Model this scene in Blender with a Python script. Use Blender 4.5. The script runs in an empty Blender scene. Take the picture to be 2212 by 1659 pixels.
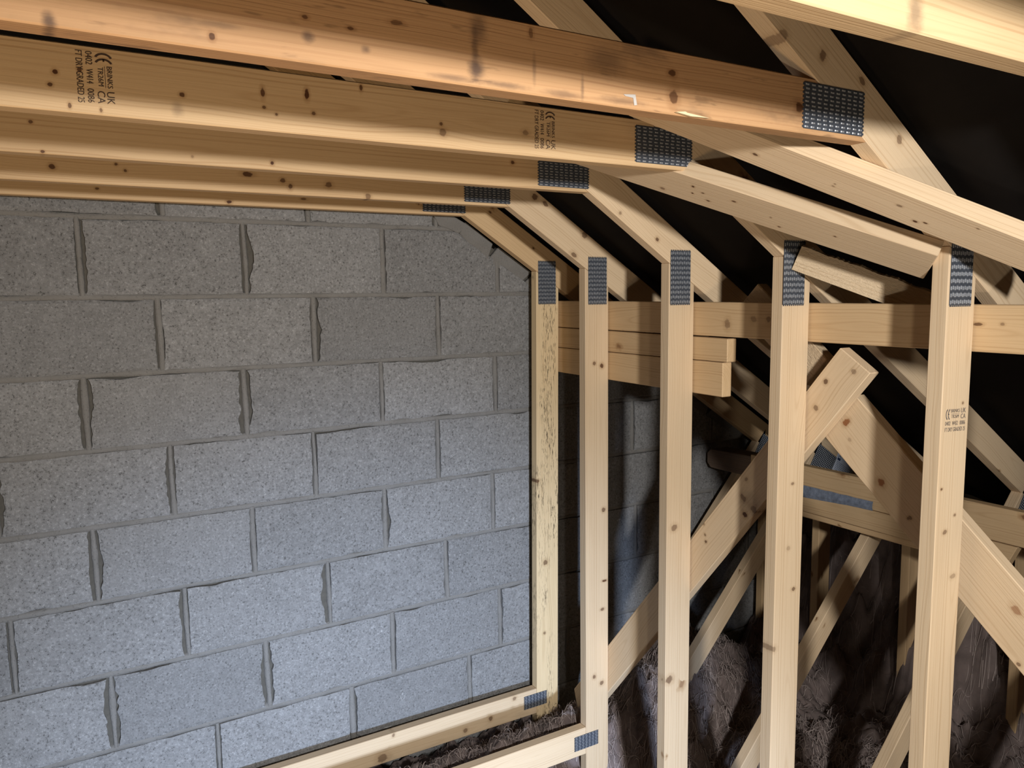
import bpy, bmesh, math, random
from mathutils import Vector as V, Matrix, noise

random.seed(7)
S = bpy.context.scene
COL = S.collection
CZ = 1.95                       # height of the eye above the floor slab

# ------------------------------------------------------------------ camera
cam_d = bpy.data.cameras.new('camera')
cam = bpy.data.objects.new('camera', cam_d)
COL.objects.link(cam)
F = V((0.50814, 0.85424, -0.10984)); R = V((0.85877, -0.51225, -0.01101)); U = V((0.06567, 0.08873, 0.99389))
m = Matrix((R, U, -F)).transposed().to_4x4()
m.translation = V((0, 0, CZ))
cam.matrix_world = m
cam_d.sensor_width = 36.0
cam_d.lens = 1709.8 / 2212 * 36
cam_d.clip_start = 0.02
S.camera = cam

# ------------------------------------------------------------------ world, lamps, exposure
w = bpy.data.worlds.new('loft_air'); S.world = w
w.use_nodes = True
w.node_tree.nodes['Background'].inputs[0].default_value = (1.0, 0.72, 0.45, 1)
w.node_tree.nodes['Background'].inputs[1].default_value = 0.004


def lamp(name, kind, loc, energy, color, aim=None, **kw):
    d = bpy.data.lights.new(name, kind)
    d.energy = energy; d.color = color
    for k, val in kw.items():
        setattr(d, k, val)
    o = bpy.data.objects.new(name, d); COL.objects.link(o)
    o.location = V(loc) + V((0, 0, CZ))
    if aim is not None:
        o.rotation_euler = (V(aim) - V(loc)).to_track_quat('-Z', 'Y').to_euler()
    return o


lamp('work_lamp', 'SPOT', (0.34, -0.90, 0.143), 290, (1.0, 0.98, 0.95), (1.25, 2.5, -1.15),
     spot_size=math.radians(94), spot_blend=1.0, shadow_soft_size=0.065)
lamp('cool_lamp', 'SPOT', (0.30, -1.25, -1.1), 800, (0.56, 0.72, 1.0), (0.85, 2.5, -1.75),
     spot_size=math.radians(50), spot_blend=1.0, shadow_soft_size=0.12)
lamp('warm_fill', 'SPOT', (-0.7, -0.2, -1.7), 118, (1.0, 0.70, 0.40), (0.0, 1.2, 0.3),  # added warm fill to lift the shaded collar faces, no known source
     spot_size=math.radians(72), spot_blend=1.0, shadow_soft_size=0.2)
lamp('near_fill', 'POINT', (0.32, -0.28, -0.8), 23, (1.0, 0.91, 0.78), shadow_soft_size=0.05)  # added fill beside the camera for the near timbers, not a real torch

S.view_settings.view_transform = 'Standard'
S.view_settings.look = 'None'
S.view_settings.exposure = 0.0
S.view_settings.gamma = 1.0
S.view_settings.use_curve_mapping = False
S.cycles.max_bounces = 6
S.cycles.diffuse_bounces = 5


# ------------------------------------------------------------------ materials
class NT:
    def __init__(s, name):
        s.m = bpy.data.materials.new(name); s.m.use_nodes = True
        s.t = s.m.node_tree; s.n = s.t.nodes; s.l = s.t.links
        s.b = s.n['Principled BSDF']

    def new(s, typ, **kw):
        n = s.n.new(typ)
        for k, val in kw.items():
            setattr(n, k, val)
        return n

    def put(s, sock, val):
        if hasattr(val, 'is_output'):
            s.l.new(val, sock)
        else:
            sock.default_value = val

    def math(s, op, a, b=0.0, c=None, clamp=False):
        n = s.new('ShaderNodeMath', operation=op, use_clamp=clamp)
        s.put(n.inputs[0], a); s.put(n.inputs[1], b)
        if c is not None:
            s.put(n.inputs[2], c)
        return n.outputs[0]

    def mix(s, f, a, b, typ='RGBA', blend='MIX'):
        n = s.new('ShaderNodeMix', data_type='RGBA', blend_type=blend)
        s.put(n.inputs[0], f); s.put(n.inputs[6], a); s.put(n.inputs[7], b)
        return n.outputs[2]

    def ramp(s, f, a, b):          # smooth 0..1 between a and b
        n = s.new('ShaderNodeMapRange', interpolation_type='SMOOTHSTEP')
        s.put(n.inputs[0], f); s.put(n.inputs[1], a); s.put(n.inputs[2], b)
        n.inputs[3].default_value = 0; n.inputs[4].default_value = 1
        return n.outputs[0]

    def noise(s, vec, scale, detail=2.0, rough=0.5, dist=0.0, dim='3D'):
        n = s.new('ShaderNodeTexNoise', noise_dimensions=dim)
        if dim == '1D':
            s.put(n.inputs['W'], vec)
        else:
            s.put(n.inputs['Vector'], vec)
        n.inputs['Scale'].default_value = scale; n.inputs['Detail'].default_value = detail
        n.inputs['Roughness'].default_value = rough; n.inputs['Distortion'].default_value = dist
        return n.outputs[0]

    def vscale(s, vec, sc):
        n = s.new('ShaderNodeVectorMath', operation='MULTIPLY')
        s.put(n.inputs[0], vec); n.inputs[1].default_value = sc
        return n.outputs[0]

    def bump(s, h, strength, dist):
        n = s.new('ShaderNodeBump')
        n.inputs['Strength'].default_value = strength; n.inputs['Distance'].default_value = dist
        s.put(n.inputs['Height'], h)
        s.l.new(n.outputs[0], s.b.inputs['Normal'])

    def coords(s):                 # object coordinates shifted by a per-object random amount
        tc = s.new('ShaderNodeTexCoord'); oi = s.new('ShaderNodeObjectInfo')
        k = s.new('ShaderNodeVectorMath', operation='SCALE')
        k.inputs[0].default_value = (37.3, 11.7, 5.1); s.l.new(oi.outputs['Random'], k.inputs['Scale'])
        a = s.new('ShaderNodeVectorMath', operation='ADD')
        s.l.new(tc.outputs['Object'], a.inputs[0]); s.l.new(k.outputs[0], a.inputs[1])
        return a.outputs[0], oi.outputs['Random'], tc.outputs['Object']


def wood(name, light, dark, knot=(0.16, 0.07, 0.03), stain=0.0, speck=0.0, rough_saw=False, knots=0.55, vary=0.14, marks=()):
    t = NT(name)
    P, rnd, O = t.coords()
    sep = t.new('ShaderNodeSeparateXYZ'); t.l.new(P, sep.inputs[0])
    so = t.new('ShaderNodeSeparateXYZ'); t.l.new(O, so.inputs[0])
    x, y, z = sep.outputs
    # growth rings round a pith that lies off the section, wandering along the board
    wob = t.noise(t.vscale(P, (1.6, 3.0, 3.0)), 1.0, 2.0)
    wob = t.math('MULTIPLY', t.math('SUBTRACT', wob, 0.5), 0.055)
    oy = t.math('MULTIPLY', t.math('SUBTRACT', rnd, 0.5), 0.10)
    ry = t.math('ADD', t.math('ADD', so.outputs[1], oy), wob)
    rz = t.math('ADD', t.math('ADD', so.outputs[2], 0.03), t.math('MULTIPLY', wob, 0.6))
    r = t.math('SQRT', t.math('ADD', t.math('MULTIPLY', ry, ry), t.math('MULTIPLY', rz, rz)))
    ring = t.noise(r, 330.0, 1.5, 0.5, dim='1D')
    ring = t.ramp(ring, 0.45, 0.72)
    fib = t.noise(t.vscale(P, (9.0, 420.0, 420.0)), 1.0, 2.0)
    blot = t.noise(t.vscale(P, (2.2, 14.0, 14.0)), 1.0, 3.0, 0.6)
    f = t.math('ADD', t.math('MULTIPLY', ring, 0.42), t.math('MULTIPLY', t.math('SUBTRACT', fib, 0.5), 0.5), clamp=True)
    f = t.math('ADD', f, t.math('MULTIPLY', t.math('SUBTRACT', blot, 0.5), 0.7), clamp=True)
    c = t.mix(f, (*light, 1), (*dark, 1))
    # per-board tint
    tint = t.math('ADD', 1.0 - vary, t.math('MULTIPLY', rnd, 2 * vary))
    hs = t.new('ShaderNodeHueSaturation'); t.l.new(c, hs.inputs['Color']); t.l.new(tint, hs.inputs['Value'])
    hs.inputs['Saturation'].default_value = 1.0
    c = hs.outputs[0]
    # knots
    cv = t.new('ShaderNodeCombineXYZ')
    warp = t.math('MULTIPLY', t.noise(P, 60.0, 1.0), 0.18)
    t.put(cv.inputs[0], t.math('ADD', t.math('MULTIPLY', x, 5.0), warp))
    t.put(cv.inputs[1], t.math('ADD', t.math('MULTIPLY', t.math('ADD', y, z), 9.0), warp))
    vo = t.new('ShaderNodeTexVoronoi', voronoi_dimensions='2D'); t.l.new(cv.outputs[0], vo.inputs['Vector'])
    vo.inputs['Scale'].default_value = 1.0
    sc = t.new('ShaderNodeSeparateColor'); t.l.new(vo.outputs['Color'], sc.inputs[0])
    on = t.math('GREATER_THAN', sc.outputs[0], 1.0 - knots)
    size = t.math('ADD', 0.022, t.math('MULTIPLY', t.math('POWER', sc.outputs[1], 3.0), 0.075))
    d = t.math('DIVIDE', vo.outputs['Distance'], size)
    halo = t.math('MULTIPLY', t.math('SUBTRACT', 1.0, t.ramp(d, 0.9, 2.6)), on)
    core = t.math('MULTIPLY', t.math('SUBTRACT', 1.0, t.ramp(d, 0.55, 1.1)), on)
    halo_c = tuple(a * b for a, b in zip(dark, (0.72, 0.62, 0.5)))
    c = t.mix(t.math('MULTIPLY', halo, 0.55), c, (*halo_c, 1))
    c = t.mix(t.math('MULTIPLY', core, t.math('ADD', 0.45, t.math('MULTIPLY', sc.outputs[2], 0.5))), c, (*knot, 1))
    if stain:
        s1 = t.noise(t.vscale(P, (4.0, 9.0, 9.0)), 1.0, 5.0, 0.65)
        c = t.mix(t.math('MULTIPLY', t.ramp(s1, 0.55, 0.75), stain), c, (0.075, 0.05, 0.04, 1))
        s2 = t.noise(t.vscale(P, (14.0, 70.0, 70.0)), 1.0, 3.0, 0.6)
        c = t.mix(t.math('MULTIPLY', t.ramp(s2, 0.62, 0.72), stain * 0.8), c, (0.10, 0.055, 0.03, 1))
    if speck:
        s1 = t.noise(t.vscale(P, (38.0, 330.0, 330.0)), 1.0, 2.0, 0.6)
        s2 = t.noise(t.vscale(P, (3.0, 12.0, 12.0)), 1.0, 2.0)
        k = t.math('MULTIPLY', t.ramp(s1, 0.55, 0.63), t.ramp(s2, 0.44, 0.58))
        c = t.mix(t.math('MULTIPLY', k, speck), c, (0.05, 0.035, 0.02, 1))
    if marks:                      # knots and stains where this board has them (board coordinates)
        wn = t.math('MULTIPLY', t.math('SUBTRACT', t.noise(t.vscale(O, (55.0, 110.0, 110.0)), 1.0, 3.0, 0.6), 0.5), 1.1)
        for kind, mx, my, rx, ry, st in marks:
            a = t.new('ShaderNodeVectorMath', operation='SUBTRACT'); t.l.new(O, a.inputs[0]); a.inputs[1].default_value = (mx, my, 0)
            b = t.vscale(a.outputs[0], (1 / rx, 1 / ry, 0))
            ln = t.new('ShaderNodeVectorMath', operation='LENGTH'); t.l.new(b, ln.inputs[0])
            d = t.math('ADD', ln.outputs['Value'], wn)
            if kind in 'ko':
                c = t.mix(t.math('MULTIPLY', t.math('SUBTRACT', 1.0, t.ramp(d, 0.9, 1.9)), 0.4 * st), c, (*halo_c, 1))
                c = t.mix(t.math('MULTIPLY', t.math('SUBTRACT', 1.0, t.ramp(d, 0.6, 0.95)), st), c, (0.085, 0.032, 0.012, 1) if kind == 'k' else (0.22, 0.075, 0.022, 1))
            else:
                c = t.mix(t.math('MULTIPLY', t.math('SUBTRACT', 1.0, t.ramp(d, 0.15, 1.5)), st), c, (0.075, 0.045, 0.035, 1))
    t.l.new(c, t.b.inputs['Base Color'])
    t.b.inputs['Roughness'].default_value = 0.62
    t.b.inputs['Specular IOR Level'].default_value = 0.3
    if rough_saw:
        rs = t.noise(t.vscale(P, (90.0, 260.0, 260.0)), 1.0, 3.0, 0.7, 0.4)
        t.bump(rs, 0.9, 0.004)
    else:
        t.bump(t.math('SUBTRACT', fib, t.math('MULTIPLY', ring, 0.6)), 0.18, 0.0012)
    return t.m


WK = {'pale': dict(light=(0.66, 0.50, 0.325), dark=(0.47, 0.315, 0.175), vary=0.08, knots=0.30),
      'warm': dict(light=(0.60, 0.42, 0.235), dark=(0.41, 0.245, 0.115), vary=0.08, knots=0.30),
      'aged': dict(light=(0.52, 0.305, 0.15), dark=(0.31, 0.15, 0.065), stain=0.5, vary=0.05, knots=0.30),
      'mould': dict(light=(0.68, 0.52, 0.31), dark=(0.43, 0.29, 0.145), speck=0.85, vary=0.05, knots=0.2),
      'sawn': dict(light=(0.64, 0.49, 0.32), dark=(0.42, 0.28, 0.15), rough_saw=True, vary=0.06, knots=0.25)}
W_PALE, W_WARM, W_AGED, W_MOULD, W_SAWN = (wood('pine_' + k, **WK[k]) for k in ('pale', 'warm', 'aged', 'mould', 'sawn'))
WM_KIND = {W_PALE.name: 'pale', W_WARM.name: 'warm', W_AGED.name: 'aged', W_MOULD.name: 'mould', W_SAWN.name: 'sawn'}
W_SHADED = wood('pine_shaded', (0.20, 0.14, 0.10), (0.10, 0.07, 0.05), stain=0.3)  # shade at the eaves runner's far end is put into this colour


def block_mat():
    t = NT('concrete_block')
    P, rnd, O = t.coords()
    n1 = t.noise(P, 150.0, 4.0, 0.75)
    n2 = t.noise(P, 9.0, 4.0, 0.6)
    n3 = t.noise(P, 55.0, 3.0, 0.65)
    c = t.mix(n2, (0.178, 0.176, 0.174, 1), (0.245, 0.243, 0.242, 1))
    c = t.mix(t.math('MULTIPLY', t.ramp(n3, 0.45, 0.62), 0.25), c, (0.33, 0.33, 0.33, 1))
    c = t.mix(t.math('MULTIPLY', t.ramp(n1, 0.54, 0.68), 0.6), c, (0.42, 0.42, 0.42, 1))
    c = t.mix(t.math('MULTIPLY', t.ramp(n1, 0.45, 0.34), 0.8), c, (0.05, 0.048, 0.045, 1))
    chip = t.math('MULTIPLY', t.ramp(t.noise(P, 17.0, 6.0, 0.75, 0.6), 0.66, 0.72), t.ramp(n1, 0.42, 0.55))
    c = t.mix(t.math('MULTIPLY', chip, 0.55), c, (0.60, 0.60, 0.59, 1))
    hs = t.new('ShaderNodeHueSaturation'); t.l.new(c, hs.inputs['Color'])
    t.l.new(t.math('ADD', 0.9, t.math('MULTIPLY', rnd, 0.2)), hs.inputs['Value'])
    t.l.new(hs.outputs[0], t.b.inputs['Base Color'])
    t.b.inputs['Roughness'].default_value = 0.9
    t.b.inputs['Specular IOR Level'].default_value = 0.15
    t.bump(t.math('ADD', n1, t.math('MULTIPLY', n3, 0.8)), 0.75, 0.004)
    return t.m


def mortar_mat():
    t = NT('mortar')
    tc = t.new('ShaderNodeTexCoord'); P = tc.outputs['Object']
    n1 = t.noise(P, 160.0, 3.0, 0.6); n2 = t.noise(P, 14.0, 4.0, 0.6)
    c = t.mix(n2, (0.150, 0.142, 0.130, 1), (0.235, 0.228, 0.218, 1))
    c = t.mix(t.math('MULTIPLY', t.ramp(n1, 0.42, 0.30), 0.5), c, (0.09, 0.085, 0.08, 1))
    t.l.new(c, t.b.inputs['Base Color'])
    t.b.inputs['Roughness'].default_value = 0.95
    t.b.inputs['Specular IOR Level'].default_value = 0.1
    t.bump(t.math('ADD', n1, t.math('MULTIPLY', n2, 2.0)), 0.5, 0.004)
    return t.m


def plain(name, color, rough=0.6, metal=0.0, noise_amt=0.0, nscale=40.0, bump=0.0):
    t = NT(name)
    if noise_amt or bump:
        tc = t.new('ShaderNodeTexCoord')
        n = t.noise(tc.outputs['Object'], nscale, 4.0, 0.6)
        lo = tuple(c * (1 - noise_amt) for c in color); hi = tuple(min(1, c * (1 + noise_amt)) for c in color)
        t.l.new(t.mix(n, (*lo, 1), (*hi, 1)), t.b.inputs['Base Color'])
        if bump:
            t.bump(n, bump, 0.004)
    else:
        t.b.inputs['Base Color'].default_value = (*color, 1)
    t.b.inputs['Roughness'].default_value = rough
    t.b.inputs['Metallic'].default_value = metal
    return t.m


M_BLOCK = block_mat(); M_MORTAR = mortar_mat()
M_RECESS = plain('recessed_mortar', (0.085, 0.078, 0.066), 0.95, 0, 0.35, 60.0, 0.6)
M_STEEL = plain('galvanised_steel', (0.075, 0.085, 0.105), 0.5, 0.35, 0.5, 120.0)
M_TOOTH = plain('pressed_slot_edge', (0.52, 0.54, 0.57), 0.35, 0.55, 0.5, 150.0)
M_STRAP = plain('blue_grey_strap', (0.22, 0.26, 0.34), 0.5, 0.3, 0.7, 60.0, 0.5)
M_FELT = plain('black_underlay', (0.012, 0.010, 0.009), 0.9, 0, 0.4, 6.0)
M_FELT.node_tree.nodes['Principled BSDF'].inputs['Specular IOR Level'].default_value = 0.08
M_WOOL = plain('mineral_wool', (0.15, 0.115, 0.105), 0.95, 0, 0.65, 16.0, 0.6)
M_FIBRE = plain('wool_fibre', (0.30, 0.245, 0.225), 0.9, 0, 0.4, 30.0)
M_INK = plain('printer_ink', (0.06, 0.032, 0.02), 0.8)
M_INK2 = plain('grey_ink', (0.13, 0.11, 0.10), 0.8)
M_PAPER = plain('label_paper', (0.62, 0.68, 0.80), 0.7)
M_BLUE = plain('label_blue_ink', (0.03, 0.06, 0.14), 0.7)
M_GTEXT = plain('label_grey_ink', (0.25, 0.30, 0.40), 0.7)
M_SLAB = plain('plasterboard_back', (0.22, 0.18, 0.15), 0.9, 0, 0.3, 8.0)
M_SPLINT = plain('fresh_splinter', (0.70, 0.55, 0.34), 0.6)
M_WHITE = plain('white_scuff', (0.46, 0.43, 0.40), 0.7)


# ------------------------------------------------------------------ builders
def link(name, me, mat, M, parent=None, **props):
    mats = mat if isinstance(mat, (list, tuple)) else [mat]
    if not me.materials:
        for k in mats:
            me.materials.append(k)
    o = bpy.data.objects.new(name, me); COL.objects.link(o)
    if parent is not None:
        o.parent = parent
        o.matrix_parent_inverse = Matrix.Identity(4)
        o.matrix_basis = WM[parent.name].inverted() @ M
    else:
        o.matrix_world = M
    WM[o.name] = M.copy()
    for k, val in props.items():
        o[k] = val
    return o


WM = {}


def empty(name, loc, **props):
    o = bpy.data.objects.new(name, None); COL.objects.link(o)
    o.empty_display_size = 0.1
    o.location = V(loc) + V((0, 0, CZ))
    WM[o.name] = Matrix.Translation(o.location)
    for k, val in props.items():
        o[k] = val
    return o


def frame(o, u, v):
    u = V(u).normalized(); v = V(v); v = (v - u * v.dot(u)).normalized(); ww = u.cross(v)
    M = Matrix((u, v, ww)).transposed().to_4x4()
    M.translation = V(o) + V((0, 0, CZ))
    return M


def mesh_of(bm, name, smooth=False):
    me = bpy.data.meshes.new(name)
    bmesh.ops.recalc_face_normals(bm, faces=bm.faces)
    bm.to_mesh(me); bm.free()
    if smooth:
        for p in me.polygons:
            p.use_smooth = True
    return me


def prism_mesh(name, poly, t, bevel=0.0018, t0=0.0):
    bm = bmesh.new()
    a = [bm.verts.new((x, y, t0)) for x, y in poly]
    b = [bm.verts.new((x, y, t0 + t)) for x, y in poly]
    bm.faces.new(a); bm.faces.new(b[::-1])
    n = len(poly)
    for i in range(n):
        bm.faces.new((a[i], a[(i + 1) % n], b[(i + 1) % n], b[i]))
    if bevel:
        bmesh.ops.bevel(bm, geom=list(bm.edges), offset=bevel, segments=1, affect='EDGES', profile=0.5)
    return mesh_of(bm, name)


# knots and stains seen on single members: kind, X, Z, radius X, radius Z, strength
MARKS = {
    'c5': [('s', 0.455, 0.268, 0.03, 0.004, 0.5), ('s', 0.53, 0.268, 0.035, 0.004, 0.55), ('s', 0.62, 0.268, 0.03, 0.005, 0.5), ('s', 0.72, 0.270, 0.04, 0.005, 0.5), ('s', 0.575, 0.295, 0.003, 0.02, 0.4), ('s', 0.652, 0.28, 0.003, 0.016, 0.5), ('s', 0.492, 0.332, 0.0132, 0.0196, 0.6), ('s', 0.49, 0.282, 0.0118, 0.015, 0.85), ('s', 0.488, 0.307, 0.0046, 0.0259, 0.55), ('k', 0.383, 0.321, 0.0097, 0.0038, 0.7), ('k', 0.327, 0.306, 0.005, 0.0026, 0.8), ('s', 0.277, 0.289, 0.0072, 0.0062, 0.7), ('s', 0.345, 0.285, 0.0055, 0.0043, 0.6), ('s', 0.692, 0.321, 0.0342, 0.0216, 0.45), ('k', 0.812, 0.319, 0.0082, 0.006, 0.9), ('k', 0.815, 0.286, 0.01, 0.0135, 0.8), ('k', 1.086, 0.301, 0.0104, 0.0098, 0.9), ('k', 0.175, 0.274, 0.0037, 0.0044, 0.9), ('s', 0.027, 0.266, 0.006, 0.0088, 0.8), ('s', 0.181, 0.287, 0.0255, 0.0039, 0.4), ('k', 0.57, 0.338, 0.0045, 0.0072, 0.6), ('k', 0.275, 0.31, 0.0045, 0.0031, 0.8), ('k', 0.243, 0.255, 0.003, 0.0015, 0.6)],
    'c4': [('k', 0.042, 0.317, 0.0044, 0.0045, 1), ('k', 0.035, 0.299, 0.0039, 0.0038, 0.9), ('k', 0.072, 0.324, 0.0036, 0.0039, 0.9), ('k', 0.206, 0.305, 0.0046, 0.0041, 0.9), ('s', 0.199, 0.284, 0.0084, 0.0124, 0.35), ('k', 0.325, 0.322, 0.0042, 0.0094, 0.9), ('k', 0.395, 0.328, 0.0045, 0.0097, 1), ('k', 0.326, 0.3, 0.0035, 0.0029, 0.8), ('k', 0.345, 0.291, 0.003, 0.0029, 0.8), ('k', 0.405, 0.299, 0.004, 0.0038, 0.8), ('k', 0.487, 0.349, 0.0034, 0.007, 0.9), ('k', 0.634, 0.305, 0.0036, 0.0041, 0.8), ('k', 0.637, 0.291, 0.0086, 0.0082, 0.6), ('k', 0.809, 0.306, 0.0084, 0.007, 0.5), ('k', 0.057, 0.273, 0.0028, 0.0045, 0.8), ('k', 0.096, 0.271, 0.0024, 0.004, 0.7)],
    'c3': [('k', 0.011, 0.322, 0.0042, 0.0042, 0.8), ('k', 0.438, 0.281, 0.0048, 0.0048, 1), ('k', 1.021, 0.326, 0.0068, 0.0057, 0.9), ('k', 0.026, 0.271, 0.0038, 0.0034, 0.9), ('k', 0.282, 0.282, 0.0034, 0.0037, 0.4)],
    'c2': [('k', 0.048, 0.303, 0.0081, 0.0073, 0.9), ('k', 0.479, 0.315, 0.0162, 0.007, 0.9), ('k', 0.566, 0.305, 0.0084, 0.0072, 0.8), ('k', 0.585, 0.291, 0.0072, 0.0096, 0.8), ('k', 0.688, 0.301, 0.0113, 0.0099, 0.7), ('k', 0.797, 0.276, 0.0095, 0.0102, 0.6), ('k', 0.179, 0.318, 0.0048, 0.0043, 0.8), ('k', 0.198, 0.304, 0.005, 0.0044, 0.8)],
    'c1': [('k', 0.155, 0.296, 0.0055, 0.0037, 0.8), ('k', 0.49, 0.278, 0.0088, 0.0066, 1), ('k', 0.704, 0.297, 0.0112, 0.0042, 0.7)],
    'c6': [('s', 0.771, 0.276, 0.0129, 0.0231, 0.55)],
    'r5': [('k', 1.042, 0.404, 0.0127, 0.0161, 0.5), ('k', 1.024, 0.375, 0.0159, 0.0088, 0.7), ('k', 1.14, 0.39, 0.0097, 0.0107, 0.7), ('k', 1.244, 0.362, 0.0118, 0.0072, 0.7), ('k', 1.355, 0.273, 0.0099, 0.0092, 0.6)],
    'r3': [('k', 1.485, 0.153, 0.0085, 0.0064, 0.8), ('k', 1.355, 0.219, 0.0064, 0.0062, 0.5), ('k', 1.554, 0.093, 0.007, 0.0052, 0.6)],
    'r2': [('k', 1.339, 0.305, 0.0136, 0.0114, 0.8), ('k', 1.486, 0.131, 0.0148, 0.0089, 0.7), ('k', 1.527, 0.195, 0.0148, 0.0119, 0.7), ('k', 1.378, 0.286, 0.0136, 0.0086, 0.8)],
    'r1': [('k', 1.344, 0.287, 0.0072, 0.0047, 0.8), ('k', 1.518, 0.169, 0.0059, 0.0049, 0.8)],
    's5': [('k', 1.601, -0.225, 0.0051, 0.0038, 0.6), ('k', 1.541, -0.396, 0.005, 0.0037, 0.8), ('k', 1.592, -0.457, 0.0052, 0.0038, 0.6), ('k', 1.56, -0.488, 0.0086, 0.0057, 0.6), ('k', 1.597, -0.588, 0.0121, 0.0067, 0.4), ('k', 1.486, -0.571, 0.0147, 0.0111, 0.5)],
    's4': [('k', 1.582, -0.47, 0.0069, 0.0046, 0.6), ('k', 1.596, -0.744, 0.0092, 0.0059, 0.7), ('k', 1.573, -0.634, 0.0089, 0.0069, 0.3), ('k', 1.524, -0.887, 0.0158, 0.0093, 0.5), ('k', 1.513, -0.056, 0.0096, 0.0077, 0.7)],
    's3': [('k', 1.559, -0.679, 0.0146, 0.0122, 0.6), ('k', 1.548, -1.143, 0.0172, 0.0138, 0.7)],
    's2': [('k', 1.567, -0.223, 0.0078, 0.0076, 0.7), ('k', 1.598, -0.232, 0.0098, 0.0092, 0.9), ('k', 1.607, -0.724, 0.0099, 0.0094, 0.7), ('k', 1.611, -0.974, 0.0122, 0.0048, 0.9), ('k', 1.568, -1.309, 0.0083, 0.0096, 0.7), ('k', 1.6, -1.34, 0.0106, 0.0097, 0.7), ('k', 1.602, -1.074, 0.0102, 0.0064, 0.7)],
    's1': [('k', 1.528, -0.672, 0.0101, 0.0085, 0.8), ('k', 1.56, -0.985, 0.0125, 0.0121, 0.7), ('k', 1.554, -1.257, 0.0084, 0.007, 0.6)],
    't1': [('k', 0.704, -1.381, 0.0141, 0.0269, 0.4), ('k', 0.899, -1.544, 0.0226, 0.0187, 0.6), ('k', 1.215, -1.541, 0.01, 0.0099, 0.6), ('k', 1.318, -1.526, 0.0102, 0.0101, 0.7), ('k', 0.941, -1.474, 0.007, 0.0079, 0.6), ('k', 1.419, -1.478, 0.0104, 0.0086, 0.6)],
}

def sm(a, b, x):
    t_ = min(1, max(0, (x - a) / (b - a)))
    return t_ * t_ * (3 - 2 * t_)


# the same for the loose timbers: kind, X, Y, Z, radius along, radius across, strength
MARKS3 = {
    'A': [('k', 1.192, 1.09, 0.264, 0.0074, 0.0049, 0.9), ('k', 1.294, 0.991, 0.199, 0.0042, 0.0029, 0.5), ('k', 1.402, 0.894, 0.13, 0.0062, 0.0038, 1), ('k', 1.408, 0.878, 0.126, 0.0051, 0.0028, 0.9), ('k', 1.36, 0.899, 0.157, 0.0061, 0.0037, 0.6), ('k', 1.433, 0.796, 0.11, 0.0039, 0.0027, 0.6), ('k', 1.29, 0.984, 0.202, 0.0031, 0.0028, 0.5)],
    'B': [('k', 1.241, 1.307, 0.233, 0.0048, 0.0044, 1), ('k', 1.258, 1.326, 0.223, 0.0037, 0.0034, 0.9), ('k', 1.231, 1.395, 0.239, 0.0075, 0.0058, 0.6), ('k', 1.262, 1.299, 0.22, 0.0048, 0.0033, 0.8), ('k', 1.285, 1.305, 0.205, 0.0061, 0.0034, 0.9), ('k', 1.297, 1.241, 0.198, 0.006, 0.0033, 0.9), ('k', 1.382, 1.191, 0.143, 0.0048, 0.0033, 0.8), ('k', 1.424, 1.082, 0.116, 0.0046, 0.0032, 0.8), ('k', 1.353, 1.189, 0.161, 0.0035, 0.0033, 0.5)],
    'D': [('k', 1.629, 1.496, -0.602, 0.0091, 0.0098, 1), ('k', 1.629, 1.466, -0.58, 0.012, 0.0138, 0.6), ('k', 1.629, 1.503, -0.556, 0.0091, 0.014, 0.6), ('k', 1.629, 1.494, -0.503, 0.0076, 0.0069, 0.5), ('k', 1.629, 1.642, -0.717, 0.0065, 0.0059, 0.8), ('k', 1.629, 1.646, -0.697, 0.0049, 0.0059, 0.6), ('k', 1.629, 1.276, -0.281, 0.0082, 0.0088, 0.6), ('k', 1.629, 1.25, -0.214, 0.0081, 0.0074, 0.8), ('k', 1.629, 1.175, -0.183, 0.0078, 0.0095, 0.5), ('k', 1.629, 1.652, -0.667, 0.0049, 0.0045, 0.5), ('s', 1.629, 1.479, -0.563, 0.0332, 0.036, 0.35)],
    'E': [('o', 1.666, 1.217, -0.312, 0.0094, 0.0124, 0.9), ('o', 1.666, 1.118, -0.442, 0.0117, 0.0107, 0.9), ('k', 1.666, 1.043, -0.508, 0.0063, 0.0058, 0.7), ('k', 1.666, 1.048, -0.511, 0.005, 0.0046, 0.6), ('o', 1.666, 0.808, -0.644, 0.0135, 0.0093, 0.6), ('k', 1.666, 0.797, -0.755, 0.0057, 0.0052, 0.7), ('k', 1.666, 1.206, -0.354, 0.0081, 0.0062, 0.3)],
    'binder': [('k', 1.629, 1.574, -0.082, 0.0122, 0.0168, 0.5), ('k', 1.629, 1.481, -0.067, 0.0118, 0.0108, 0.4), ('k', 1.629, 1.431, -0.066, 0.0087, 0.0106, 0.5), ('k', 1.629, 0.895, -0.066, 0.0112, 0.0041, 0.8), ('k', 1.629, 0.847, -0.065, 0.0055, 0.004, 0.5)],
}

T = 0.035


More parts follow.
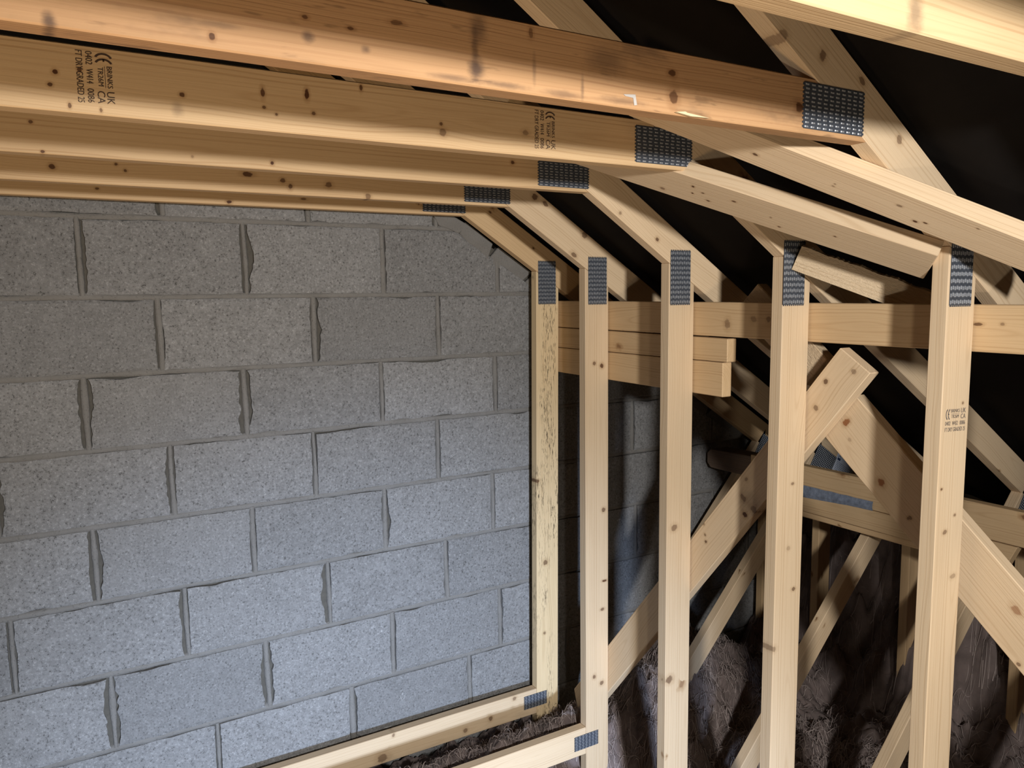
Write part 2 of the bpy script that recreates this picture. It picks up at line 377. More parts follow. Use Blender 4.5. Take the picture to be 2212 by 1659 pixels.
def truss_part(name, parent, y, pts, u, mat, t=T, bevel=0.0018, mk=None, **props):
    """pts: (X, Z) corners in the truss plane whose near face is at depth y; u: grain direction (X, Z)."""
    u3 = V((u[0], 0, u[1])).normalized(); w3 = V((0, 1, 0)); v3 = w3.cross(u3)
    cx = sum(p[0] for p in pts) / len(pts); cz = sum(p[1] for p in pts) / len(pts)
    o = V((cx, y, cz))
    loc = []
    for X, Z in pts:
        d = V((X, y, Z)) - o
        loc.append((d.dot(u3), d.dot(v3)))
    if mk:
        ml = []
        for kind, X, Z, rx, rz, st in mk:
            d = V((X, y, Z)) - o
            if abs(u3.z) > 0.8:
                rx, rz = rz, rx
            ml.append((kind, d.dot(u3), d.dot(v3), rx, rz, st))
        mat = wood(mat.name + '_marked', marks=ml, **dict(WK[WM_KIND[mat.name]], knots=0.0 if len(ml) > 3 else 0.2))
    return link(name, prism_mesh(name, loc, t, bevel), mat, frame(o, u3, v3), parent, **props)


def marked(mat, M, key):
    ml = []
    Mi = M.inverted()
    for kind, X, Y, Z, rx, ry, st in MARKS3[key]:
        q = Mi @ V((X, Y, Z + CZ))
        ml.append((kind, q.x, q.y, rx, ry, st))
    return wood(mat.name + '_marked', marks=ml, **dict(WK[WM_KIND[mat.name]], knots=0.1))


def board(name, P0, u, v, poly, t, mat, parent=None, bevel=0.0018, mk=None, **props):
    if mk:
        mat = marked(mat, frame(P0, u, v), mk)
    return link(name, prism_mesh(name, poly, t, bevel), mat, frame(P0, u, v), parent, **props)


# punched metal plate: base sheet with a serrated edge, rows of punched slots with bright pressed rims
def plate_mesh(L, Wd, rows, cols):
    bm = bmesh.new()
    th = 0.0012
    pl = L / rows; pw = Wd / cols

    def boxq(x0, x1, y0, y1, z0, z1, mi, ch=0.0):
        a = [bm.verts.new(p) for p in ((x0, y0, z0), (x1, y0, z0), (x1, y1, z0), (x0, y1, z0))]
        b = [bm.verts.new(p) for p in ((x0 + ch, y0 + ch * .3, z1), (x1 - ch, y0 + ch * .3, z1), (x1 - ch, y1 - ch * .3, z1), (x0 + ch, y1 - ch * .3, z1))]
        fs = [bm.faces.new(b)]
        for i in range(4):
            fs.append(bm.faces.new((a[i], a[(i + 1) % 4], b[(i + 1) % 4], b[i])))
        for f in fs:
            f.material_index = mi
    boxq(0, L, 0, Wd, 0, th, 0)
    for j in range(cols):                         # serration at both ends
        y = (j + 0.22) * pw
        boxq(-0.0028, 0, y, y + pw * 0.5, 0, th, 0)
        boxq(L, L + 0.0028, y + pw * .1, y + pw * 0.6, 0, th, 0)
    for i in range(rows):
        for j in range(cols):
            x = (i + 0.18 + 0.10 * (j % 2)) * pl + random.uniform(-.0003, .0003)
            y = (j + 0.28) * pw
            boxq(x, x + pl * 0.56, y, y + pw * 0.40, th, th + 0.0011, 1, 0.0011)
    me = bpy.data.meshes.new('nail_plate')
    bm.to_mesh(me); bm.free()
    me.materials.append(M_STEEL); me.materials.append(M_TOOTH)
    return me


PL_STUD = plate_mesh(0.150, 0.075, 11, 11)
PL_COLLAR = plate_mesh(0.152, 0.074, 10, 11)
PL_TIE = plate_mesh(0.097, 0.052, 7, 9)
PL_HEEL = plate_mesh(0.130, 0.100, 12, 14)


def plate(parent, y, o, u, me):
    u3 = V((u[0], 0, u[1])).normalized(); n = V((0, -1, 0)); v3 = n.cross(u3)
    return link('nail_plate', me, [M_STEEL, M_TOOTH], frame((o[0], y, o[1]), u3, v3), parent)


def text_bm(bm, s, x, y, h, width=None, rot=0):
    """adds flat lettering to bm at (x, y), cap height h, squeezed or stretched to width"""
    cu = bpy.data.curves.new('lettering', 'FONT'); cu.body = s; cu.size = 1.0; cu.resolution_u = 3
    ob = bpy.data.objects.new('lettering', cu); COL.objects.link(ob)
    dg = bpy.context.evaluated_depsgraph_get(); dg.update()
    me = bpy.data.meshes.new_from_object(ob.evaluated_get(dg))
    xs = [q.co.x for q in me.vertices]; ys = [q.co.y for q in me.vertices]
    kx = (width / (max(xs) - min(xs))) if width else h / 0.72
    ky = h / 0.70
    x0 = min(xs)
    vs = [bm.verts.new((x + (q.co.x - x0) * kx, y + q.co.y * ky, 0)) for q in me.vertices]
    for p in me.polygons:
        try:
            bm.faces.new([vs[i] for i in p.vertices])
        except ValueError:
            pass
    bpy.data.objects.remove(ob); bpy.data.curves.remove(cu); bpy.data.meshes.remove(me)


def arc_bm(bm, cx, cy, r, a0, a1, wd, n=14, sy=1.0):
    pr = None
    for i in range(n + 1):
        a = math.radians(a0 + (a1 - a0) * i / n)
        p = (bm.verts.new((cx + math.cos(a) * (r - wd), cy + sy * math.sin(a) * (r - wd), 0)),
             bm.verts.new((cx + math.cos(a) * r, cy + sy * math.sin(a) * r, 0)))
        if pr:
            bm.faces.new((pr[0], pr[1], p[1], p[0]))
        pr = p


def quad_bm(bm, x0, y0, x1, y1, z=0.0, mi=0):
    f = bm.faces.new([bm.verts.new(p) for p in ((x0, y0, z), (x1, y0, z), (x1, y1, z), (x0, y1, z))])
    f.material_index = mi


def stamp(parent, y, o, u, num, mat):
    """grade stamp 72 x 50 mm; o = lower left corner, u = reading direction (X, Z)"""
    bm = bmesh.new()
    arc_bm(bm, 0.009, 0.035, 0.0088, 110, 250, 0.0022, sy=1.35)
    arc_bm(bm, 0.0165, 0.035, 0.0088, 110, 250, 0.0022, sy=1.35)
    quad_bm(bm, 0.0085, 0.0340, 0.0120, 0.0362)
    text_bm(bm, 'BRINKS', 0.018, 0.0385, 0.0070, 0.030)
    quad_bm(bm, 0.018, 0.0356, 0.048, 0.0362)
    text_bm(bm, 'TR26M', 0.020, 0.0270, 0.0070, 0.026)
    text_bm(bm, 'UK', 0.053, 0.0370, 0.0100, 0.017)
    text_bm(bm, 'CA', 0.053, 0.0250, 0.0100, 0.017)
    text_bm(bm, '0402', 0.000, 0.0125, 0.0085, 0.018)
    text_bm(bm, num, 0.024, 0.0125, 0.0085, 0.020)
    text_bm(bm, '0086', 0.051, 0.0125, 0.0085, 0.019)
    text_bm(bm, 'FT DRY GRADED 25', 0.000, 0.0, 0.0085, 0.071)
    u3 = V((u[0], 0, u[1])).normalized(); v3 = V((0, -1, 0)).cross(u3)
    me = bpy.data.meshes.new('grade_stamp'); bm.to_mesh(me); bm.free()
    return link('grade_stamp', me, mat, frame((o[0], y - 0.0006, o[1]), u3, v3), parent, label='printed grade stamp')


# ------------------------------------------------------------------ block gable wall
WK_ = 0.97                       # size of the block module
WY = 2.55 * WK_
BEDS = [0.462, 0.240, 0.011, -0.212, -0.430, -0.655, -0.880, -1.107, -1.343, -1.568, -1.793, -1.98]
PERPS = {0: [-0.12, 0.331, 0.763, 1.215, 1.66, 2.1, 2.55],
         1: [-0.35, 0.109, 0.558, 1.013, 1.461, 1.90, 2.34, 2.8],
         2: [-0.14, 0.304, 0.769, 1.217, 1.67, 2.11, 2.56],
         3: [-0.35, 0.097, 0.540, 0.996, 1.446, 1.89, 2.35, 2.8],
         4: [-0.14, 0.317, 0.755, 1.204, 1.66, 2.10, 2.55],
         5: [-0.35, 0.093, 0.546, 0.995, 1.428, 1.89, 2.34, 2.8],
         6: [-0.126, 0.332, 0.785, 1.229, 1.68, 2.12, 2.57],
         7: [-0.34, 0.113, 0.570, 1.011, 1.453, 1.91, 2.35, 2.8],
         8: [-0.05, 0.406, 0.853, 1.317, 1.77, 2.2, 2.65],
         9: [-0.34, 0.12, 0.60, 1.05, 1.50, 1.95, 2.4],
         10: [-0.12, 0.33, 0.79, 1.24, 1.69, 2.14, 2.6]}


BEDS = [b * WK_ for b in BEDS]
PERPS = {r: [x * WK_ for x in xs] for r, xs in PERPS.items()}


def slope(x):
    return 0.153 - 0.622 * (x - 1.371)


def nz(x, y, z, s=1.0):
    return noise.noise(V((x, y, z)) * s)


def wall():
    # mortar body, cut along the rafter line
    poly = [(-0.75, -1.98), (2.86, -1.98), (2.86, slope(2.86) + 0.04), (1.20, slope(1.20) + 0.04), (0.80, 0.44), (-0.75, 0.44)]
    bm = bmesh.new()
    a = [bm.verts.new((x, 0.0145, z)) for x, z in poly]; b = [bm.verts.new((x, 0.11, z)) for x, z in poly]
    bm.faces.new(a); bm.faces.new(b[::-1])
    for i in range(len(poly)):
        bm.faces.new((a[i], a[(i + 1) % len(poly)], b[(i + 1) % len(poly)], b[i]))
    M0 = Matrix.Translation((0, WY, CZ))
    root = link('wall_back', mesh_of(bm, 'wall_back'), M_RECESS, M0, None, kind='structure', label='grey concrete block gable wall')
    # pointing: bed strips and perpend strips standing a little proud of the body
    bm = bmesh.new()

    def strip(p0, p1, wd, seed, proud, n=40):
        d = (p1 - p0); L = d.length; d.normalize(); nn = V((-d.z, 0, d.x))
        rows = []
        for i in range(n + 1):
            s = i / n; p = p0 + d * (L * s)
            k = 1 + 0.45 * nz(p.x * 9, seed, p.z * 9) + 0.25 * nz(p.x * 40, seed, p.z * 40)
            off = 0.004 * nz(p.x * 5, seed + 9, p.z * 5)
            pr = proud + 0.0018 * nz(p.x * 14, seed + 4, p.z * 14)
            row = []
            for q, hgt in ((-0.5, 0.0150), (-0.40, pr + 0.0015), (0, pr), (0.40, pr + 0.0015), (0.5, 0.0150)):
                c = p + nn * (q * wd * k + off)
                row.append(bm.verts.new((c.x, hgt, c.z)))
            rows.append(row)
        for i in range(n):
            for j in range(4):
                bm.faces.new((rows[i][j], rows[i][j + 1], rows[i + 1][j + 1], rows[i + 1][j]))
    for i, zb in enumerate(BEDS[1:-1]):
        xe = min(2.85, 1.371 + (0.153 - zb) / 0.622)
        strip(V((-0.7, 0, zb)), V((xe, 0, zb)), 0.0215, i * 3.1, 0.0020, 120)
    for r, xs in PERPS.items():
        for j, x in enumerate(xs):
            zt = min(BEDS[r] - 0.004, slope(x)); zb = BEDS[r + 1] + 0.004
            if zt - zb > 0.03:
                strip(V((x, 0, zt)), V((x + 0.003, 0, zb)), random.uniform(0.013, 0.019), r * 7 + j, 0.0012, 22)
    link('mortar_joint', mesh_of(bm, 'mortar_joint', True), M_MORTAR, M0, root, kind='stuff')
    # cracked mortar chunks bedded along the rafter line
    x = 1.15
    while x < 2.66:
        w_ = random.uniform(0.06, 0.17); sk, sk2 = random.uniform(0.0, 0.05), random.uniform(-0.01, 0.02)
        pts = [(x + 0.002 + sk, slope(x + sk) + 0.055), (x + 0.002 + sk2, slope(x) - random.uniform(-0.004, 0.022)), (x + w_ * 0.35, slope(x + w_ * .35) - random.uniform(0, 0.026)),
               (x + w_ * 0.7, slope(x + w_ * .7) - random.uniform(-0.002, 0.02)), (x + w_ - 0.003, slope(x + w_) - random.uniform(0, 0.018)), (x + w_ - 0.003 + sk, slope(x + w_ + sk) + 0.055)]
        if x < 1.2:
            pts = [(a, min(b, 0.30)) for a, b in pts]
        cxm = sum(p[0] for p in pts) / 6; czm = sum(p[1] for p in pts) / 6
        me = prism_mesh('mortar_chunk', [(a - cxm, -(b - czm)) for a, b in pts], 0.03, 0.0025)
        link('mortar_chunk', me, M_MORTAR, frame((cxm, WY + random.uniform(-0.002, 0.006), czm), (1, 0, 0), (0, 0, -1)), root)
        x += w_
    # the blocks
    for r in range(len(BEDS) - 1):
        xs = [-0.75] + PERPS[r] + [2.86]
        xs = [x for i, x in enumerate(xs) if i == 0 or x - xs[i - 1] > 0.05]
        for i in range(len(xs) - 1):
            x0, x1 = xs[i] + 0.0080, xs[i + 1] - 0.0080
            z1, z0 = BEDS[r] - 0.0075, BEDS[r + 1] + 0.0065
            if slope(x0) < z0 + 0.03:
                continue
            if slope(x1) < z0 + 0.02:
                x1 = 1.371 + (0.153 - z0 - 0.02) / 0.622
            sd = r * 13.7 + i * 5.3
            nx, nzz = max(4, int((x1 - x0) / 0.02)), 24
            er_l = random.choice((0.001, 0.004, 0.009, 0.012)) * (1.25 if x0 < 0.8 else 0.7); er_r = random.choice((0.001, 0.003, 0.006, 0.010)) * (1.25 if x0 < 0.5 else 0.7)
            dep = random.uniform(-0.0012, 0.0012)
            bm = bmesh.new()
            g = []
            cxm, czm = (x0 + x1) / 2, (z0 + z1) / 2
            for a_ in range(nx + 1):
                col = []
                s = a_ / nx
                for b_ in range(nzz + 1):
                    q = b_ / nzz
                    x = x0 + (x1 - x0) * s
                    zt = min(z1, slope(x)); z = z0 + (zt - z0) * q
                    el = er_l * max(0, 0.75 + 0.9 * nz(sd, z * 11, 1) + 0.5 * nz(sd, z * 45, 2)) * (0.25 + math.sin(math.pi * q) ** 0.6)
                    er = er_r * max(0, 0.75 + 0.9 * nz(sd, z * 11, 7) + 0.5 * nz(sd, z * 45, 8)) * (0.25 + math.sin(math.pi * q) ** 0.6)
                    if a_ == 0:
                        x += el + 0.002 * nz(z * 60, sd, 2)
                    elif a_ == nx:
                        x -= er + 0.002 * nz(z * 60, sd, 3)
                    if b_ == 0:
                        z += 0.003 * nz(x * 45, sd, 4) + max(0, 0.012 * nz(x * 11, sd, 14) - 0.003)
                    elif b_ == nzz:
                        z -= abs(0.004 * nz(x * 40, sd, 5)) + max(0, 0.016 * nz(x * 9, sd, 15) - 0.003)
                    edge = 0.0022 if a_ in (0, nx) or b_ in (0, nzz) else 0.0
                    y = dep + edge + 0.0009 * nz(x * 25, z * 25, sd)
                    col.append(bm.verts.new((x - cxm, y, z - czm)))
                g.append(col)
            for a_ in range(nx):
                for b_ in range(nzz):
                    bm.faces.new((g[a_][b_], g[a_ + 1][b_], g[a_ + 1][b_ + 1], g[a_][b_ + 1]))
            rim = [g[k][0] for k in range(nx + 1)] + [g[nx][k] for k in range(1, nzz + 1)] + \
                  [g[k][nzz] for k in range(nx - 1, -1, -1)] + [g[0][k] for k in range(nzz - 1, 0, -1)]
            back = [bm.verts.new((q_.co.x, 0.03, q_.co.z)) for q_ in rim]
            for k in range(len(rim)):
                bm.faces.new((rim[k], back[k], back[(k + 1) % len(rim)], rim[(k + 1) % len(rim)]))
            link('block', mesh_of(bm, 'block'), M_BLOCK, Matrix.Translation((cxm, WY, czm + CZ)), root)


wall()


# ------------------------------------------------------------------ roof underlay and floor
def under(X):
    """underside of the rafters"""
    return 0.09 - 0.642 * (X - 1.53)


def roof():
    bm = bmesh.new()
    nx, ny = 70, 60
    g = []
    for i in range(nx + 1):
        X = -0.9 + i / nx * 4.1
        row = []
        for j in range(ny + 1):
            Y = -0.6 + j / ny * 3.35
            lap = 0.010 * (((X + 0.05 * math.sin(Y * 2)) % 0.55) < 0.04)
            sag = 0.016 * math.sin((Y - 0.1) / 0.4 * math.pi * 2) + 0.012 * nz(X * 2, Y * 3, 1)
            row.append(bm.verts.new((X, Y, under(X) + 0.145 + lap + sag)))
        g.append(row)
    for i in range(nx):
        for j in range(ny):
            bm.faces.new((g[i][j], g[i + 1][j], g[i + 1][j + 1], g[i][j + 1]))
    link('ceiling', mesh_of(bm, 'ceiling', True), M_FELT, Matrix.Translation((0, 0, CZ)), None,
         kind='structure', label='black roofing underlay over the rafters')


roof()
fm = prism_mesh('floor', [(-1.2, -0.6), (3.25, -0.6), (3.25, 2.66), (-1.2, 2.66)], 0.04, 0)
link('floor', fm, M_SLAB, Matrix.Translation((0, 0, -0.04)), None, kind='structure', label='dull floor slab below the insulation')

# ------------------------------------------------------------------ roof trusses
YS = {1: 2.394, 2: 2.101, 3: 1.701, 4: 1.301, 5: 0.901, 6: 0.501}
LAB = {1: 'attic truss hard against the grey block wall with a mould-specked stud',
       2: 'second attic truss from the block wall, with white label at its heel',
       3: 'third attic truss from the block wall, its stud just left of the offcut ends',
       4: 'attic truss with two ink stamps on its horizontal collar',
       5: 'attic truss with the dark stained collar and an ink stamp on its stud',
       6: 'nearest attic truss, only its pale collar showing at the top right corner'}
CB = {1: 0.270, 2: 0.270, 3: 0.267, 4: 0.264, 5: 0.261, 6: 0.258}
CT = {1: 0.362, 2: 0.362, 3: 0.360, 4: 0.358, 5: 0.350, 6: 0.352}
DX = {1: -0.012, 2: 0.004, 3: 0.002, 4: -0.004, 5: -0.006, 6: 0}      # lean of each stud at its foot
RISE = {1: 0.112, 2: 0.114, 3: 0.106, 4: 0.102, 5: 0.106, 6: 0.11}
COLW = {1: W_WARM, 2: W_WARM, 3: W_WARM, 4: W_WARM, 5: W_AGED, 6: W_WARM}
TR = {}
for k, y in YS.items():
    t = empty('attic_truss', (1.53, y, -1.95), label=LAB[k], category='roof truss', group='attic trusses along the loft')
    TR[k] = t
    cb, ct = CB[k], CT[k]
    xu = lambda z: 1.53 + (0.09 - z) / 0.642
    truss_part('collar', t, y, [(-1.3, cb), (xu(cb) - .001, cb), (xu(ct) - .001, ct), (-1.3, ct)], (1, 0), COLW[k], mk=MARKS.get('c%d' % k))
    s = V((1, -0.642)).normalized()
    truss_part('rafter', t, y, [(-0.35, under(-0.35)), (3.05, under(3.05)), (3.05, under(3.05) + RISE[k]), (-0.35, under(-0.35) + RISE[k])],
               (s.x, s.y), W_PALE if k != 1 else W_WARM, mk=MARKS.get('r%d' % k))
    dx = DX[k]; sl = 0.002
    truss_part('stud', t, y, [(1.53 + dx * 1.2, -1.93), (1.53, under(1.53) - .001), (1.625, under(1.625) - .001), (1.625 + dx * 1.2, -1.93)],
               (0, 1), W_MOULD if k == 1 else W_PALE, mk=MARKS.get('s%d' % k))
    px = {1: 1.537, 2: 1.542, 3: 1.534, 4: 1.528, 5: 1.535, 6: 1.535}[k]
    plate(t, y, (px + 0.075, -0.027), (0, 1), PL_STUD)
    plate(t, y, ({4: 1.076}.get(k, 1.096), cb + 0.008), (1, 0), PL_COLLAR)
    if k <= 2:
        z0 = {1: -1.467, 2: -1.483}[k]
        e = 1.53 + dx * .92
        truss_part('floor_tie', t, y, [(-1.3, z0), (e - .001, z0), (e - .001, z0 - 0.097), (-1.3, z0 - 0.097)], (1, 0), W_PALE, mk=MARKS.get('t%d' % k))
        plate(t, y, ((1.463, -1.536) if k == 1 else (1.485, -1.558)), (1, 0.0), PL_TIE)
    if k <= 5:
        truss_part('post', t, y, [(2.726, -1.93), (2.80, -1.93), (2.80, under(2.80) - .001), (2.726, under(2.726) - .001)], (0, 1), W_WARM)
        lo = lambda X: -1.528 + 1.08 * (X - 1.955)
        truss_part('web', t, y, [(1.64, lo(1.64)), (2.725, lo(2.725)), (2.725, lo(2.725) + 0.105), (1.64, lo(1.64) + 0.105)], (1, 1.08), W_PALE)
        sx = V((0.8415, -0.5402)); dn = V((-0.5402, -0.8415))
        c0 = V((2.712, -0.612))
        o = c0 + dn * 0.100
        plate(t, y, (o.x, o.y), (sx.x, sx.y), PL_HEEL)

for q, y in enumerate((0.101, -0.299, -0.699, -1.099)):     # the run of trusses goes on behind the camera
    t = empty('attic_truss', (1.53, y, -1.95), category='roof truss', group='attic trusses along the loft',
              label='plain attic truss behind the viewpoint, %s past the nearest one' % ('first', 'second', 'third', 'fourth')[q])
    truss_part('collar', t, y, [(-1.3, .262), (1.26, .262), (1.11, .356), (-1.3, .356)], (1, 0), W_WARM)
    truss_part('rafter', t, y, [(-0.35, under(-0.35)), (3.05, under(3.05)), (3.05, under(3.05) + .11), (-0.35, under(-0.35) + .11)], (1, -.642), W_PALE)
    truss_part('stud', t, y, [(1.53, -1.93), (1.53, under(1.53) - .001), (1.625, under(1.625) - .001), (1.625, -1.93)], (0, 1), W_PALE)

stamp(TR[5], YS[5], (1.541, -0.279), (1, -0.04), 'W432', M_INK2)
stamp(TR[4], YS[4], (0.830, 0.350), (0, -1), 'W414', M_INK)
stamp(TR[4], YS[4], (0.068, 0.350), (0, -1), 'W414', M_INK)

# certificate label on the heel of the second truss
bm = bmesh.new()
quad_bm(bm, 0, 0, 0.138, 0.082, 0.0, 0)
quad_bm(bm, 0.010, 0.052, 0.030, 0.062, 0.0005, 1)
arc0 = len(bm.faces)
arc_bm(bm, 0.020, 0.060, 0.012, 20, 160, 0.0022)
for f in list(bm.faces)[arc0:]:
    f.material_index = 1
for q_ in bm.verts:
    if q_.co.z == 0 and 0.005 < q_.co.x < 0.034 and q_.co.y > 0.058 and q_.co.y < 0.08:
        q_.co.z = 0.0005
for i in range(6):
    yy = 0.044 - i * 0.0068
    xx = 0.012
    while xx < 0.122:
        ln = random.uniform(0.006, 0.02)
        quad_bm(bm, xx, yy, min(xx + ln, 0.128), yy + 0.0028, 0.0005, 2)
        xx += ln + 0.003
me = bpy.data.meshes.new('paper_label'); bm.to_mesh(me); bm.free()
u3 = V((0.855, 0, -0.518)); v3 = V((0, -1, 0)).cross(u3)
link('paper_label', me, [M_PAPER, M_BLUE, M_GTEXT], frame((2.79, YS[2] - 0.0008, -0.730), u3, v3), TR[2], label='white printed paper label with blue logo')

# splinter lifted from the lower edge of the stained collar, and a white scuff on it
bm = bmesh.new()
pts = [(0, 0.002), (0.018, 0.0045), (0.022, 0.003), (0.066, 0), (0.03, -0.0012)]
link('splinter', prism_mesh('splinter', pts, 0.004, 0), M_SPLINT, frame((0.815, YS[5] - 0.002, 0.262), (1, 0, 0), (0, 0, 1)), TR[5], label='pale fresh splinter')
pts = [(0, 0), (0.021, 0.002), (0.024, -0.012), (0.019, -0.013), (0.017, -0.003), (0.003, -0.002)]
link('paint_scuff', prism_mesh('paint_scuff', pts, 0.0006, 0), M_WHITE, frame((0.722, YS[5] - 0.0005, 0.279), (1, 0, 0), (0, 0, 1)), TR[5], label='white paint scuff')


# ------------------------------------------------------------------ loose and nailed-on timbers
def yz_board(name, X, pts, u, mat, label, cat='board', t=T, group=None, parent=None, mk=None):
    """pts: (Y, Z) corners on the plane X = const that faces the room; thickness runs outwards (+X)"""
    u3 = V((0, u[0], u[1])).normalized(); w3 = V((1, 0, 0)); v3 = w3.cross(u3)
    c = V((X, sum(p[0] for p in pts) / len(pts), sum(p[1] for p in pts) / len(pts)))
    loc = [((V((X, a, b)) - c).dot(u3), (V((X, a, b)) - c).dot(v3)) for a, b in pts]
    if mk:
        mat = marked(mat, frame(c, u3, v3), mk)
    o = link(name, prism_mesh(name, loc, t, 0.002), mat, frame(c, u3, v3), parent, label=label, category=cat)
    if group:
        o['group'] = group
    return o


GB = 'bracing timbers nailed to the trusses'
XB = 1.629
yz_board('binder', XB, [(0.1, -0.031), (2.462, -0.017), (2.462, -0.112), (0.1, -0.127)], (1, 0), W_WARM,
         'long horizontal binder running behind all the studs just below their nail plates', 'board', group=GB, mk='binder')
yz_board('offcut', XB, [(1.572, -0.1225), (2.462, -0.1140), (2.462, -0.186), (1.572, -0.188)], (1, 0), W_WARM,
         'short sawn offcut directly under the long binder, upper of the two stacked', 'board', group='stacked offcuts under the binder')
yz_board('offcut', XB, [(1.588, -0.190), (2.462, -0.188), (2.462, -0.277), (1.588, -0.287)], (1, 0), W_WARM,
         'short sawn offcut under the binder, lower of the two stacked', 'board', group='stacked offcuts under the binder')
yz_board('diagonal_brace', XB, [(1.214, -0.1290), (1.132, -0.184), (2.27, -1.590), (2.31, -1.462)], (-1, 1.225), W_PALE,
         'diagonal brace rising from the insulation by the wall to a square end under the binder', 'board', group=GB, mk='D')
yz_board('diagonal_brace', XB + 0.037, [(1.291, -0.345), (1.196, -0.243), (0.25, -1.088), (0.25, -1.235)], (-1, -0.9), W_PALE,
         'diagonal brace falling to the right behind the stamped stud, knotty and half in shadow', 'board', group=GB, mk='E')
# rough sawn stub behind the binder
yz_board('sawn_stub', XB + 0.046, [(1.511, 0.028), (1.583, -0.042), (1.347, -0.236), (1.285, -0.163)], (-1, -0.85), W_SAWN,
         'rough sawn stub behind the binder, its pointed end showing above it', 'board')
# runner on the eaves posts
yz_board('eaves_runner', 2.42, [(0.5, -0.641), (2.20, -0.641), (2.20, -0.743), (0.5, -0.747)], (1, 0), W_WARM,
         'upper eaves runner crossing the truss webs, with a blue-grey metal strap', 'board', group=GB)
rn = bpy.data.objects['eaves_runner']
bm = bmesh.new()
n = 40; prev = None
for i in range(n + 1):
    yy = 1.650 + i / n * 0.42
    kk = sm(1.65, 2.0, yy)
    zt, zb_ = -0.714, -0.746 - 0.015 * kk
    zt -= 0.002 * nz(yy * 30, 1, 0)
    r = [bm.verts.new((0.0, yy, zt)), bm.verts.new((-0.0030 + 0.0015 * nz(yy * 40, 2, 1), yy, zt * .7 + zb_ * .3)),
         bm.verts.new((-0.0035 + 0.0018 * nz(yy * 35, 0, 3), yy, zt * .35 + zb_ * .65)), bm.verts.new((0.0, yy, zb_ + 0.001 * nz(yy * 30, 5, 0)))]
    if prev:
        for j in range(3):
            bm.faces.new((prev[j], prev[j + 1], r[j + 1], r[j]))
    prev = r
link('metal_strap', mesh_of(bm, 'metal_strap'), M_STRAP, Matrix.Translation((2.4185, 0, CZ)), rn, label='blue-grey metal strap')
yz_board('eaves_runner', 2.42, [(1.181, -0.7485), (2.16, -0.7445), (2.16, -0.813), (1.211, -0.818)], (1, 0), W_WARM,
         'lower eaves runner ending in a slanted cut at the right', 'board', group=GB)
yz_board('packing_strip', 2.432, [(1.225, -0.820), (2.14, -0.8155), (2.14, -0.839), (1.26, -0.842)], (1, 0), W_WARM,
         'thin packing strip under the lower eaves runner', 'strip', t=0.03)


yz_board('timber_end', 2.425, [(2.205, -0.650), (2.425, -0.655), (2.445, -0.675), (2.445, -0.715), (2.425, -0.735), (2.205, -0.735)], (1, 0), W_SHADED,  # runner's far end, split off so its darker colour carries the shade
         'far end of the eaves runner by the block wall, shade painted into its colour', 'board', t=0.09)


# slope braces on the underside of the rafters
def slope_brace(P0, u, wv, wd, s0, s1, label, ragged):
    o = board('slope_brace', P0, u, wv, [(s0, 0), (s1, 0), (s1, -wd), (s0, -wd)], 0.035, W_PALE, mk='A' if ragged else 'B', label=label, category='board', group=GB)
    return o


nrm = V((0.642, 0, 1)).normalized()
slope_brace((1.144, 1.187, 0.295), (0.63908, -0.65057, -0.41029), (0.54746, 0.75945, -0.35147), 0.092, -0.155, 0.72,
            'long pale brace under the rafters running out of the frame at the right', 1)
slope_brace((1.112, 1.587, 0.316), (0.5547, -0.75199, -0.35612), (0.6328, 0.65918, -0.40626), 0.106, -0.13, 0.815,
            'pale brace under the rafters ending against the stamped stud', 0)

# splintered offcut leaning on the binder
nc = V((-0.853, -0.522, 0)); 
uu = V((1.652, 1.143, -0.019)) - V((1.553, 1.303, 0.057)); uu.normalize()
bm = bmesh.new()
L = 0.34; n = 90; Hh = 0.058
g = []
for i in range(n + 1):
    s = i / n
    x = s * L
    rag = 0.0016 * nz(x * 160, 2, 1) + 0.0025 * nz(x * 25, 7, 1)
    a_ = [(x + 0.010 * 0, 0, 0), (x, Hh + rag, 0.0), (x, Hh + 0.004 + 1.5 * rag, 0.012 + 0.004 * nz(x * 60, 3, 2)), (x, Hh - 0.002 + rag, 0.03), (x, 0, 0.03)]
    g.append([bm.verts.new(p) for p in a_])
for i in range(n):
    for j in range(5):
        bm.faces.new((g[i][j], g[i][(j + 1) % 5], g[i + 1][(j + 1) % 5], g[i + 1][j]))
bm.faces.new(g[0]); bm.faces.new(g[-1][::-1])
vv = nc.cross(uu)
vv = vv if vv.z > 0 else -vv
Mx = frame((1.553, 1.298, 0.057), uu, vv)
if Mx.col[2].to_3d().dot(nc) > 0:      # thickness must run away from the room
    for q_ in bm.verts:
        q_.co.z = -q_.co.z
link('splintered_offcut', mesh_of(bm, 'splintered_offcut'), W_SAWN, Mx, None,
     label='rough splintered offcut leaning between stud and binder, furry torn edge', category='board')

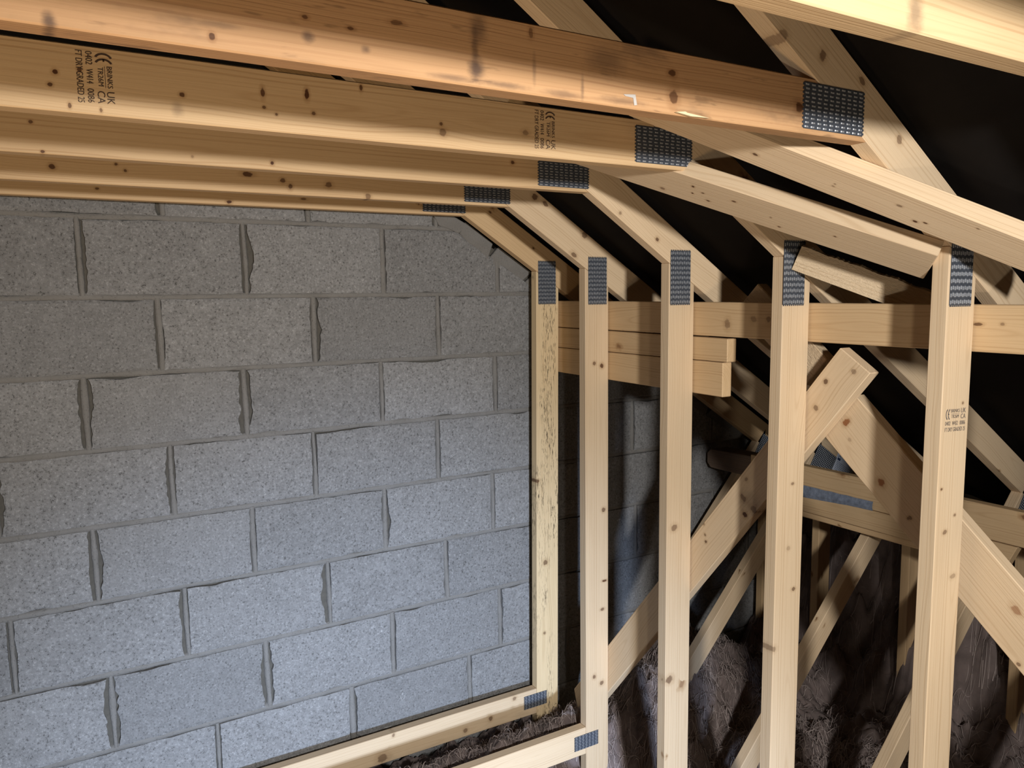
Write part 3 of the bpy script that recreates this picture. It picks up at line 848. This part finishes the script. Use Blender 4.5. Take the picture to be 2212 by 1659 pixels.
# ------------------------------------------------------------------ mineral wool
def wool_h(X, Y):
    h = -1.70
    h += 0.10 * sm(1.6, 2.2, X) * sm(0.9, 1.6, Y)
    h += 0.22 * math.exp(-((X - 2.22) ** 2 / 0.06 + (Y - 2.27) ** 2 / 0.035))
    h += 0.20 * math.exp(-((X - 1.88) ** 2 / 0.05 + (Y - 2.20) ** 2 / 0.03))
    ba = (1 - sm(1.60, 1.66, X)) * sm(2.05, 2.15, Y)
    h += ba * (0.140 * sm(2.14, 2.21, Y) * (1 - 0.55 * sm(2.25, 2.36, Y)) + 0.02)      # batt between the first two ties
    q = 1 - 0.65 * ba
    h += q * (0.10 * nz(X * 4, Y * 4, 2) + 0.06 * nz(X * 9, Y * 9, 5)) + 0.03 * nz(X * 24, Y * 24, 8)
    a = X * 16 + 4 * nz(X * 3, Y * 3, 4); b = Y * 16 + 4 * nz(X * 3, Y * 3, 9)
    h += 0.035 * abs(nz(a, b, 1)) + 0.016 * abs(nz(X * 70 + 8 * nz(X * 6, Y * 6, 0), Y * 30, 3))
    h += 0.80 * sm(2.60, 3.12, X + 0.06 * nz(X * 11, Y * 11, 3) + 0.03 * nz(X * 25, Y * 25, 6))
    return min(h, under(X) - 0.03)


def wool():
    bm = bmesh.new()
    nx, ny = 400, 250
    x0, x1, y0, y1 = -0.5, 3.12, 0.25, 2.460
    g = []
    for i in range(nx + 1):
        X = x0 + (x1 - x0) * i / nx
        g.append([bm.verts.new((X, y0 + (y1 - y0) * j / ny, wool_h(X, y0 + (y1 - y0) * j / ny))) for j in range(ny + 1)])
    for i in range(nx):
        for j in range(ny):
            bm.faces.new((g[i][j], g[i + 1][j], g[i + 1][j + 1], g[i][j + 1]))
    rnd = random.Random(3)
    for k in range(16000):
        X = rnd.uniform(0.8, 2.95); Y = rnd.uniform(0.5, 2.42)
        if rnd.random() < 0.4:
            X = rnd.uniform(1.0, 2.4); Y = rnd.uniform(1.5, 2.42)
        a = rnd.uniform(0, 6.28); L = rnd.uniform(0.02, 0.075); wd = rnd.uniform(0.0005, 0.0015)
        lift = rnd.uniform(0.0, 0.02); curl = rnd.uniform(-2.2, 2.2)
        pr = None
        x, y = X, Y
        for q in range(6):
            s = q / 5
            hh = wool_h(x, y) + 0.002 + lift * math.sin(math.pi * min(1, s * 1.3))
            side = V((-math.sin(a), math.cos(a), 0)) * wd * (1.2 - s)
            p = (bm.verts.new((x - side.x, y - side.y, hh)), bm.verts.new((x + side.x, y + side.y, hh + wd)))
            if pr:
                f = bm.faces.new((pr[0], pr[1], p[1], p[0])); f.material_index = 1
            pr = p
            x += math.cos(a) * L / 5; y += math.sin(a) * L / 5; a += curl / 5
    me = bpy.data.meshes.new('insulation')
    bm.to_mesh(me); bm.free()
    for p in me.polygons:
        p.use_smooth = True
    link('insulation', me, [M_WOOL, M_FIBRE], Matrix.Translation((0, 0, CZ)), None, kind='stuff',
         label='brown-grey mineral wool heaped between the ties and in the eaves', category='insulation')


wool()
